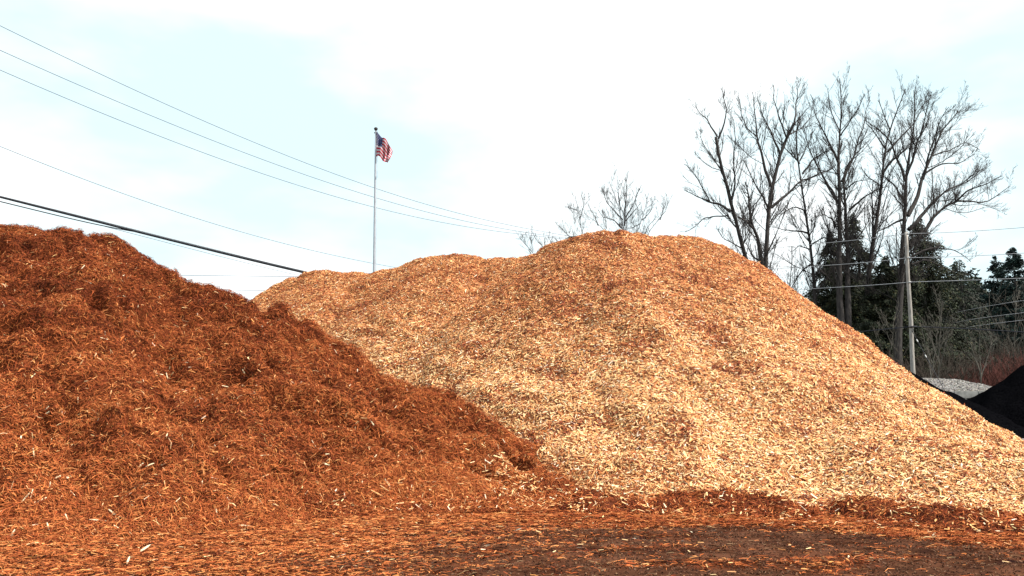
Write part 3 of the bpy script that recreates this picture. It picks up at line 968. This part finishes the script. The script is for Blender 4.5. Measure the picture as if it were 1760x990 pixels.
bare_tree("bare_tree", [(z5((1190, 800), (1240, 550), (1285, 420), (1320, 310), (1345, 200)), 3, .8), (z5((1290, 430), (1360, 360), (1380, 270)), 2, .7),
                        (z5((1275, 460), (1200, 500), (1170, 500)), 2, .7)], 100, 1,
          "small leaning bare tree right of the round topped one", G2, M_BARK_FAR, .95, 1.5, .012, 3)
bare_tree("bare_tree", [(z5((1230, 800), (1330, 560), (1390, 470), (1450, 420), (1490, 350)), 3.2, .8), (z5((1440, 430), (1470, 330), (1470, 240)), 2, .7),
                        (z5((1290, 640), (1330, 500), (1410, 400)), 2, .7)], 103, 1,
          "rightmost small bare tree above the crest, leaning right", G2, M_BARK_FAR, .95, 1.5, .012, 3)

# saplings in the thicket
def sapling(px, top, base, Y, lean, label, w=4, mat=M_SAPLING, dens=.5, group="grey saplings in the thicket under the tall trees"):
    pl = [(px - lean * .2, base), (px, base - (base - top) * .3), (px + lean * .5, base - (base - top) * .65), (px + lean, top)]
    side = [(px + lean * .1, base - (base - top) * .35), (px + lean * .3 + 12, base - (base - top) * .6), (px + 20 + lean * .3, base - (base - top) * .85)]
    side2 = [(px + lean * .2, base - (base - top) * .4), (px - 10, base - (base - top) * .6), (px - 18, base - (base - top) * .8)]
    bare_tree("sapling", [(pl, w, 1), (side, w * .6, .8), (side2, w * .6, .8)], Y, 1, label, group, mat, dens, 1.5, .013, 3)


sapling(1600, 520, 700, 66, 22, "slanting grey sapling just right of the utility pole", 3.5)
sapling(1613, 515, 700, 65, 6, "upright grey sapling beside the slanting one", 3.5)
sapling(1686, 560, 700, 67, -4, "grey sapling left of the reddish brush", 4)
sapling(1743, 500, 700, 72, 4, "tall thin sapling in front of the dark firs", 3)
sapling(1700, 500, 700, 76, 2, "thin sapling between the cedar and the dark firs", 2.5)
sapling(1525, 540, 690, 70, 14, "thin pale sapling left of the utility pole", 3)
sapling(1350, 425, 690, 84, 12, "twiggy bush tree left of the slender trunk", 4, M_BARK, .7)
sapling(1378, 455, 690, 86, -14, "low twiggy bush tree close against the slender trunk", 4, M_BARK, .7)
sapling(1335, 450, 690, 88, -10, "twiggy bush tree just above the tan heap's right slope", 4, M_BARK, .6)

# ------------------------------------------------------------------ conifers


def conifer(px, top, Y, half, label, cat="conifer", group=None, name="cedar_tree", droop=.35, nb=150, per=130, col=(0.022, 0.034, 0.017), base=735, bare=.0, ragged=.35, leaf=.135):
    p = pt(px, base, Y); tp = pt(px, top, Y)
    H = tp[2]; R = half * Y / F
    root = empty(name, (p[0], Y, 0), label=label, category=cat, group=group)
    P = np.array([[[0, 0, -.2], [rng.uniform(-.2, .2), 0, H * .4], [rng.uniform(-.3, .3), 0, H * .75], [0, 0, H]]])
    V, q = tubes(P, np.array([[.38, .28, .14, .03]]) * H / 20, 8)
    mesh_np("trunk", V, [q], M_BARK, parent=root, smooth_faces=True)
    t = np.sort(rng.uniform(bare, 1, nb) ** .95)
    z = H * (.03 + .97 * t)
    ln = R * 1.2 * (1 - t) ** .85 * rng.uniform(1 - ragged, 1 + ragged * .6, nb) + .25
    az = rng.uniform(0, 2 * np.pi, nb)
    K = 6
    s = np.linspace(0, 1, K)
    D = np.stack([np.cos(az), np.sin(az)], 1)
    B = np.zeros((nb, K, 3))
    B[..., :2] = D[:, None] * (ln[:, None] * s)[..., None]
    B[..., 2] = z[:, None] + ln[:, None] * (rng.uniform(-.05, .35, (nb, 1)) * s - droop * s ** 2 * rng.uniform(.5, 1.6, (nb, 1)))
    V, q = tubes(B, np.linspace(.05, .012, K)[None] * np.ones((nb, 1)), 3)
    mesh_np("branches", V, [q], M_BARK, parent=root)
    cnt = np.maximum((per * (ln / R) * 1.4).astype(int), 10)
    i = np.repeat(np.arange(nb), cnt); n = len(i)
    f = rng.uniform(.12, 1.03, n)
    k = (f * (K - 1)).astype(int).clip(0, K - 2); g = (f * (K - 1) - k)[:, None]
    C = B[i, k] * (1 - g) + B[i, k + 1] * g
    side = np.stack([-D[i, 1], D[i, 0], np.zeros(n)], 1)
    wd = ln[i] * .30 * (1.1 - f)
    off = rng.normal(0, .5, n) * (wd + .1)
    C = C + side * off[:, None] + np.array([0, 0, 1]) * (-np.abs(rng.normal(0, .28, n)) * (0.5 + droop * 1.2))[:, None] + rng.normal(0, .08, (n, 3))
    ax = norm(np.stack([D[i, 0], D[i, 1], -.3 - droop * 1.3 + 0 * az[i]], 1) + side * np.sign(off)[:, None] * .7 + rng.normal(0, .35, (n, 3)))
    wv = norm(np.cross(ax, rng.normal(0, 1, (n, 3))))
    L = leaf * rng.uniform(.6, 1.6, n)[:, None]; Wd = L * .28
    V = np.stack([C - wv * Wd, C + ax * L * .6 - wv * Wd * 1.2, C + ax * L * 1.3, C + wv * Wd], 1).reshape(-1, 3)
    q = np.arange(n)[:, None] * 4 + np.arange(4)
    clump = 1 + .45 * rng.normal(0, 1, nb).clip(-1.4, 1.6)[i]
    c = np.array(col) * clump[:, None] * rng.uniform(.7, 1.4, (n, 1))
    c[rng.random(n) < .10] *= np.array([2.2, 1.5, 1.1])
    mesh_np("foliage", V, [q], M_NEEDLE, parent=root, colors=np.repeat(c, 4, 0).clip(0.004, 1))
    return root


CG = (.028, .036, .019)
GC = "ragged cedars among the tall bare trunks"
conifer(1447, 398, 82, 78, "ragged cedar wrapped round the tallest tree's trunks", group=GC, ragged=.7, nb=300, per=300, col=CG)
conifer(1490, 368, 85, 86, "ragged cedar with a thin top between the two tallest trunks", group=GC, ragged=.75, nb=300, per=300, col=CG)
conifer(1540, 440, 80, 90, "low broad cedar behind the utility pole", group=GC, ragged=.5, nb=300, per=300, col=CG)
conifer(1413, 490, 90, 66, "low dark cedar right of the slender trunk", group=GC, ragged=.5, nb=200, per=140, col=CG)
conifer(1606, 372, 82, 98, "pointed cedar with a thin open top right of the pole", group=GC, ragged=.7, nb=330, per=300, droop=.5, col=CG)
conifer(1470, 468, 79, 84, "low spreading cedar in front of the tallest twin trunks' cedar", group=GC, ragged=.5, nb=260, per=280, col=CG)
conifer(1572, 470, 88, 84, "low spreading cedar just behind the top of the utility pole", group=GC, ragged=.5, nb=260, per=280, col=CG)
conifer(1672, 446, 92, 92, "conical fir between the pointed cedar and the gap of sky", group=GC, name="fir_tree", ragged=.35, nb=200, col=(.020, .030, .018))
GF = "dark firs at the right edge"
conifer(1738, 440, 118, 58, "dark fir with a slim spire, second from the right edge", group=GF, name="fir_tree", droop=.12, ragged=.45, col=(.014, .028, .024), leaf=.22, nb=260, per=200)
conifer(1768, 425, 112, 60, "dark fir cut by the right edge of the picture", group=GF, name="fir_tree", droop=.12, ragged=.4, col=(.014, .028, .024), leaf=.22, nb=260, per=200)
conifer(1708, 505, 128, 60, "low dark fir below the gap of sky", group=GF, name="fir_tree", droop=.12, ragged=.35, col=(.010, .020, .019), leaf=.30, nb=170)
conifer(1640, 500, 100, 80, "broad dark fir low behind the pointed cedar", group=GC, name="fir_tree", ragged=.35, col=(.016, .024, .015), leaf=.25, nb=200)

# ------------------------------------------------------------------ brush and far woods (masses)


def sticks_mass(name, x0, x1, Y0, Y1, n, top_px, col, label, rmin=.014, hfac=1.0, tw=5, lean=.25):
    px = rng.uniform(x0, x1, n); Y = rng.uniform(Y0, Y1, n)
    X = (px - 880) / F * Y
    topz = np.array([pt(a, b, c)[2] for a, b, c in zip(px, np.interp(px, *top_px), Y)])
    Hh = topz * rng.beta(3, 1.6, n) * hfac
    K = 5
    P = np.zeros((n, K, 3)); P[:, 0] = np.stack([X, Y, 0 * X - .1], 1)
    D = norm(np.stack([rng.normal(0, lean, n), rng.normal(0, lean, n), np.ones(n)], 1))
    for k in range(1, K):
        D = norm(D + rng.normal(0, .10, (n, 3)))
        P[:, k] = P[:, k - 1] + D * (Hh / (K - 1))[:, None]
    R = np.linspace(.035, rmin, K)[None] * rng.uniform(.6, 1.5, (n, 1))
    acc = Acc()
    c = np.array(col) * rng.uniform(.6, 1.5, (n, 1))
    V, q = tubes(P, R, 3); acc.add(V, q, np.repeat(c, K * 3, 0))
    P2, R2 = rise(P, R, tw, .6, .4, .5, 4, .6, up=.2, rmin=rmin * .8)
    c2 = np.array(col) * rng.uniform(.6, 1.6, (len(P2), 1))
    V, q = tubes(P2, R2, 3); acc.add(V, q, np.repeat(c2, 12, 0))
    P3, R3 = rise(P2, R2, 2.2, .7, .5, .3, 3, .7, up=.15, rmin=rmin * .7)
    c3 = np.array(col) * rng.uniform(.6, 1.6, (len(P3), 1))
    V, q = tubes(P3, R3, 3); acc.add(V, q, np.repeat(c3, 9, 0))
    acc.build(name, M_BRUSH, props=dict(kind="stuff", label=label, category="brush"))


sticks_mass("brush_thicket", 1395, 1800, 84, 96, 2600, ([1395, 1450, 1560, 1640, 1700, 1800], [580, 540, 545, 555, 575, 570]), (.040, .034, .027),
            "tangled grey brown thicket under the tall trees")
sticks_mass("red_brush", 1630, 1830, 68, 74, 1500, ([1630, 1680, 1720, 1830], [640, 622, 605, 585]), (.085, .033, .027),
            "reddish bare brush behind the gravel heap")
sticks_mass("grey_brush", 1540, 1720, 69, 76, 700, ([1540, 1720], [600, 590]), (.052, .042, .034),
            "grey brown bare brush behind the block wall")

# far dark woods: foliage clumps along a rolling band
n = 170000
X = rng.uniform(20, 130, n); Y = rng.uniform(130, 165, n)
wpx = 880 + F * X / Y
hh = np.interp(wpx, [1040, 1330, 1400, 1440, 1560, 1690, 1715, 1760, 1900], [5, 7, 15, 23, 25, 24, 20, 23, 27]) * Y / 145 * (1 + .13 * fbm(X / 5, Y / 9, 171, 2) + .13 * vnoise(X / 2.2, Y / 3.0, 175))
Z = hh * rng.uniform(0, 1, n) ** .7
C = np.stack([X, Y, Z], 1)
ax = norm(rng.normal(0, 1, (n, 3)) + np.array([0, 0, -.5])); wv = norm(np.cross(ax, rng.normal(0, 1, (n, 3))))
L = rng.uniform(.35, .9, (n, 1))
V = np.stack([C - wv * L * .3, C + ax * L * .6 - wv * L * .35, C + ax * L * 1.3, C + wv * L * .3], 1).reshape(-1, 3)
c = np.array([.022, .028, .019]) * (1 + .5 * vnoise(X / 3.0, Y / 3.0, 175))[:, None] * rng.uniform(.6, 1.5, (n, 1))
mesh_np("far_woods", V, [np.arange(n)[:, None] * 4 + np.arange(4)], M_NEEDLE, colors=np.repeat(c, 4, 0).clip(.003, 1),
        props=dict(kind="stuff", label="dark far woods closing the view behind the trees", category="woods"))

# ------------------------------------------------------------------ utility pole, guy wire
PY = 57.0
pb, ptop = pt(1569, 655, PY), pt(1557, 399, PY)
pole = empty("utility_pole", (pb[0], PY, 0), label="weathered grey wooden utility pole standing behind the tan heap's right slope", category="utility pole")
Hp = ptop[2]
dxp = ptop[0] - pb[0]
KK = 14
zz = np.linspace(-.2, Hp, KK)
Pp = np.stack([dxp * (zz / Hp) + 0.02 * np.sin(zz), 0 * zz, zz], 1)
V, q = tubes(Pp[None], np.linspace(.175, .11, KK)[None], 14)
capv = len(V); V = np.concatenate([V, [[Pp[-1][0], 0, Hp + .03]]])
capf = np.array([[(KK - 1) * 14 + a, (KK - 1) * 14 + (a + 1) % 14, capv] for a in range(14)])
mesh_np("pole", V, [q, capf], M_POLE, parent=pole, smooth_faces=True)


def pole_pt(py):
    z = pt(1563, py, PY)[2]
    return z


for py in (403, 444, 486):
    z = pole_pt(py)
    xx = dxp * z / Hp
    prof = [(0, .03), (.05, .07), (.08, .04), (.12, .075), (.15, .04), (.19, .05), (.22, .01)]
    Pq = np.array([[(xx - .0, -.14 - a, z) for a, r in prof]]); Rq = np.array([[r for a, r in prof]])
    V, q = tubes(Pq, Rq, 10)
    mesh_np("insulator", V, [q], M_CERAMIC, parent=pole, smooth_faces=True)
z = pole_pt(562)
V, q = tubes(np.array([[(dxp * z / Hp - .3, -.2, z), (dxp * z / Hp + .3, -.2, z)]]), np.array([[.06, .06]]), 6)
mesh_np("cable_bracket", V, [q], M_CABLE, parent=pole)

# ------------------------------------------------------------------ wires


def smooth_line(P, n=60):
    P = np.asarray(P); t = np.concatenate([[0], np.cumsum(np.linalg.norm(np.diff(P, axis=0), axis=1))]); t /= t[-1]
    deg = min(3, len(P) - 1)
    u = np.linspace(0, 1, n)
    return np.stack([np.polyval(np.polyfit(t, P[:, k], deg), u) for k in range(3)], 1)


def wire(name, P, r, mat, label, group=None, n=60, sides=5, cat="wire", fit=True):
    P = smooth_line(P, n) if fit else np.asarray(P)
    rr = np.full(len(P), r) if np.isscalar(r) else np.interp(np.linspace(0, 1, len(P)), [0, 1], r)
    V, q = tubes(P[None], rr[None], sides)
    o = P.mean(0)
    ob = mesh_np(name, V - o, [q], mat, smooth_faces=True, props=dict(label=label, category=cat, group=group))
    ob.location = o
    return ob


def plan(px, Y):
    return ((px - 880) / F * Y, Y)


A, B = plan(-100, 34), plan(930, 112)
GW = "three thin wires sloping down across the left sky"
for nm, data in (("topmost of the three thin parallel wires crossing the upper left sky", [(-220, -66), (0, 45), (170, 125), (330, 198), (480, 262), (600, 308), (700, 342), (800, 370), (900, 391), (985, 407)]),
                 ("middle of the three thin parallel wires crossing the upper left sky", [(-220, -10), (0, 85), (160, 152), (320, 222), (480, 286), (600, 327), (700, 356), (800, 380), (905, 399), (985, 411)]),
                 ("lowest of the three thin parallel wires crossing the upper left sky", [(-220, 28), (0, 117), (160, 184), (320, 250), (480, 308), (600, 347), (700, 371), (800, 389), (900, 402), (985, 413)])):
    wire("overhead_wire", [on_plane(x, y, A, B) for x, y in data], (.016, .036), M_WIRE, nm, GW)
A, B = plan(-100, 30), plan(720, 75)
wire("overhead_wire", [on_plane(x, y, A, B) for x, y in [(-150, 190), (0, 251), (140, 304), (280, 357), (420, 401), (560, 436), (640, 452), (700, 463), (760, 474)]], (.013, .022), M_WIRE,
     "lone thin wire between the three parallel wires and the thick black cable")
A, B = plan(-100, 24), plan(560, 46)
main = [(-150, 300), (0, 339), (100, 364), (200, 389), (330, 421), (440, 449), (545, 473), (640, 492)]
wire("power_cable", [on_plane(x, y, A, B) for x, y in main], (.034, .085), M_CABLE, "thick black cable sagging from the left edge down behind the tan heap", cat="cable")
wire("support_strand", [on_plane(x, y - 2.6, A, B) for x, y in main[1:]], (.012, .02), M_WIRE_LIGHT, "pale strand running along the top of the thick black cable", cat="cable")
wire("power_cable", [on_plane(x, y, A, B) for x, y in [(-150, 312), (0, 346), (60, 361), (120, 376), (180, 388), (230, 398)]], (.018, .02), M_CABLE,
     "thin black cable just under the thick one at the left edge", cat="cable")
wire("overhead_wire", [on_plane(x, y, A, B) for x, y in [(180, 389), (240, 405), (330, 428), (440, 456), (520, 475), (600, 491)]], .011, M_WIRE,
     "faint thin wire hanging just below the thick black cable")
wire("overhead_wire", [pt(150, 471, 85), pt(318, 473, 85), (pt(400, 474.5, 85)), pt(490, 475, 85), pt(640, 476, 85)], .030, M_WIRE, "upper of two level wires in the notch between the two heaps")
wire("overhead_wire", [pt(250, 497, 85), pt(372, 498, 85), (pt(420, 499, 85)), pt(470, 499.5, 85), pt(600, 501, 85)], .028, M_WIRE, "lower of two level wires in the notch between the two heaps")

GR = "light wires carried by the utility pole"
for lab, L_, R_ in (("highest wire on the utility pole, at its very top", [(1290, 431), (1322, 427), (1409, 419), (1500, 409), (1557, 403)], [(1557, 403), (1640, 399), (1760, 391), (1850, 384)]),
                    ("second wire down the utility pole", [(1300, 465), (1438, 455), (1500, 450), (1558, 444)], [(1558, 444), (1620, 442), (1690, 439), (1760, 435), (1850, 429)]),
                    ("third wire down the utility pole, in front of the dark cedars", [(1330, 501), (1435, 494), (1500, 490), (1559, 486)], [(1559, 486), (1655, 482), (1760, 478), (1850, 473)])):
    pc = pt(L_[-1][0], L_[-1][1], PY) + np.array([0, -.3, 0])
    # two spans meeting at the pole, the left one going away, the right one coming nearer
    Pl = [pt(x, y, PY + (1557 - x) * .09) for x, y in L_[:-1]] + [pc]
    Pr = [pc] + [pt(x, y, PY - (x - 1557) * .03) for x, y in R_[1:]]
    P = np.concatenate([smooth_line(Pl, 30)[:-1], [pc], smooth_line(Pr, 30)[1:]])
    wire("overhead_wire", P, .020, M_WIRE_LIGHT, lab, GR, fit=False)
pc = pt(1563, 562, PY) + np.array([0, -.25, 0])
Pl = [pt(1440, 574, PY + 6), pt(1500, 568, PY + 3), pc]; Pr = [pc, pt(1668, 565.5, PY - 2), pt(1760, 571, PY - 4), pt(1850, 577, PY - 6)]
wire("telephone_cable", np.concatenate([smooth_line(Pl, 20)[:-1], [pc], smooth_line(Pr, 30)[1:]]), .035, M_CABLE, "thick dark cable low on the utility pole, sagging to the right edge", cat="cable", fit=False)
GL = "faint low wires in front of the dark firs"
for lab, d in (("uppermost of the faint low wires in front of the dark firs", [(1640, 538), (1681, 529), (1720, 523), (1760, 516), (1850, 500)]),
               ("middle one of the faint low wires in front of the dark firs", [(1640, 555), (1681, 547), (1720, 543), (1760, 537), (1850, 524)]),
               ("lowest of the faint low wires in front of the dark firs", [(1660, 563), (1710, 556), (1760, 550), (1850, 538)])):
    wire("overhead_wire", [pt(x, y, 80 - (x - 1640) * .12) for x, y in d], .020, M_WIRE_LIGHT, lab, GL)
# guy wire with strain insulators
g0 = pt(1567, 568, PY - .2); g1 = pt(1612, 650, PY - 2)
g2 = g0 + (g1 - g0) * (g0[2] / max(g0[2] - g1[2], .1)) if g0[2] > g1[2] else g1
guy = empty("guy_wire", tuple(g2), label="dark guy wire slanting from the utility pole down to the right", category="guy wire")
V, q = tubes(np.array([[g0, g2]]), np.array([[.022, .022]]), 5)
mesh_np("strand", V - g2, [q], M_CABLE, parent=guy)
for f in (.22, .55):
    c = g0 + (g1 - g0) * f; d = norm(g1 - g0)
    V, q = tubes(np.array([[c - d * .12, c - d * .05, c + d * .05, c + d * .12]]), np.array([[.02, .038, .038, .02]]), 8)
    mesh_np("insulator", V - g2, [q], M_CERAMIC, parent=guy, smooth_faces=True)

# ------------------------------------------------------------------ flag on its pole
FY = 60.0
fb, ft = pt(643.2, 480, FY), pt(646, 224, FY)
fp = empty("flagpole", (fb[0], FY, 0), label="tall tapered grey steel flagpole behind the left part of the tan heap", category="flagpole")
dxf = (ft[0] - fb[0]) / (ft[2] - fb[2])
zz = np.linspace(-.1, ft[2], 16)
V, q = tubes(np.stack([dxf * (zz - fb[2]), 0 * zz, zz], 1)[None], (np.linspace(.175, .065, 16))[None], 14)
mesh_np("pole", V, [q], M_METAL, parent=fp, smooth_faces=True)
xt = dxf * (ft[2] - fb[2])
prof = [(-.05, .05), (0, .10), (.06, .13), (.12, .155), (.19, .13), (.24, .06), (.27, .005)]
V, q = tubes(np.array([[(xt, 0, ft[2] + a) for a, r in prof]]), np.array([[r for a, r in prof]]), 14)
mesh_np("finial", V, [q], M_SLAB, parent=fp, smooth_faces=True)
V, q = tubes(np.array([[(xt - .12, 0, ft[2] - .2), (xt + .14, 0, ft[2] - .2)]]), np.array([[.05, .05]]), 8)
mesh_np("pulley", V, [q], M_SLAB, parent=fp)
V, q = tubes(np.array([[(dxf * (z - fb[2]) + .16, -.03, z) for z in np.linspace(1.3, ft[2] - .25, 12)]]), np.full((1, 12), .008), 4)
mesh_np("halyard", V, [q], M_WHITE, parent=fp)

m2 = FY / F
ns, nt = 48, 39


def curve_pts(c, s):
    c = np.array(c, float); d = np.concatenate([[0], np.cumsum(np.linalg.norm(np.diff(c, axis=0), axis=1))]); d /= d[-1]
    return np.stack([np.interp(s, d, c[:, 0]), np.interp(s, d, c[:, 1])], -1)


def zf(*p): return [(600 + x / 3.533, 200 + y / 3.533) for x, y in p]


top_e = zf((166, 92), (182, 108), (205, 134), (228, 150), (243, 178), (266, 210))
bot_e = zf((166, 246), (178, 244), (192, 252), (206, 272), (222, 279), (236, 286))
S = np.linspace(0, 1, ns + 1); T = np.linspace(0, 1, nt + 1)
te, be = curve_pts(top_e, S), curve_pts(bot_e, S)
V = np.zeros((nt + 1, ns + 1, 3))
hoist_x = xt
for j, t in enumerate(T):
    for i, s in enumerate(S):
        e = te[i] * (1 - t) + be[i] * t
        bow = math.sin(math.pi * t) * s * 2.0
        w = pt(e[0] + bow, e[1] + 1.6 * math.sin(7 * s + 2.2 * t) * s, FY)
        yy = -.10 + .34 * math.sin(9.5 * s + 3.0 * t) * min(1, s * 3) + .16 * math.sin(21 * s - 4 * t + 1) * s
        V[j, i] = (w[0] - fb[0], yy, w[2])
        if i == 0:
            V[j, i] = (dxf * (w[2] - fb[2]) + .12, -.02, w[2])
Vf = V.reshape(-1, 3)
id2 = np.arange((nt + 1) * (ns + 1)).reshape(nt + 1, ns + 1)
q = np.stack([id2[1:, :-1], id2[1:, 1:], id2[:-1, 1:], id2[:-1, :-1]], -1)
stripe = (np.arange(nt) // 3)
mi = np.where(stripe % 2 == 0, 0, 1)[:, None] * np.ones(ns, int)[None]
mi[:21, :int(ns * .40)] = 2
flag = mesh_np("flag", Vf, [q.reshape(-1, 4)], [M_RED, M_WHITE, M_BLUE], matidx=mi.ravel(), smooth_faces=True,
               props=dict(label="red white and blue stars and stripes flag drooping at the top of the flagpole", category="flag"))
flag.location = (fb[0], FY, 0)
# fifty stars laid just proud of both faces of the canton
SV, SF = [], []
cs, ct = .40, 21 / 39


def surf(s, t):
    u, v = s * ns, t * nt; i, j = min(int(u), ns - 1), min(int(v), nt - 1); a, b = u - i, v - j
    return (V[j, i] * (1 - a) + V[j, i + 1] * a) * (1 - b) + (V[j + 1, i] * (1 - a) + V[j + 1, i + 1] * a) * b


for r in range(9):
    for k in range(6 if r % 2 == 0 else 5):
        u = cs * ((k + .5 + (.5 if r % 2 else 0)) / 6); v = ct * (r + .75) / 9.5
        for sd in (-1, 1):
            b0 = len(SV); 
            nrm = norm(np.cross(surf(u + .01, v) - surf(u, v), surf(u, v + .01) - surf(u, v)))
            for a in range(10):
                rr = .015 if a % 2 == 0 else .006
                an = math.pi / 2 + a * math.pi / 5
                SV.append(surf(max(u + rr * .75 * math.cos(an), 0), max(v - rr * math.sin(an), 0)) + nrm * sd * .012)
            SF.append([b0 + a for a in range(10)])
mesh_np("stars", np.array(SV), [np.array(SF)], M_WHITE, parent=flag)
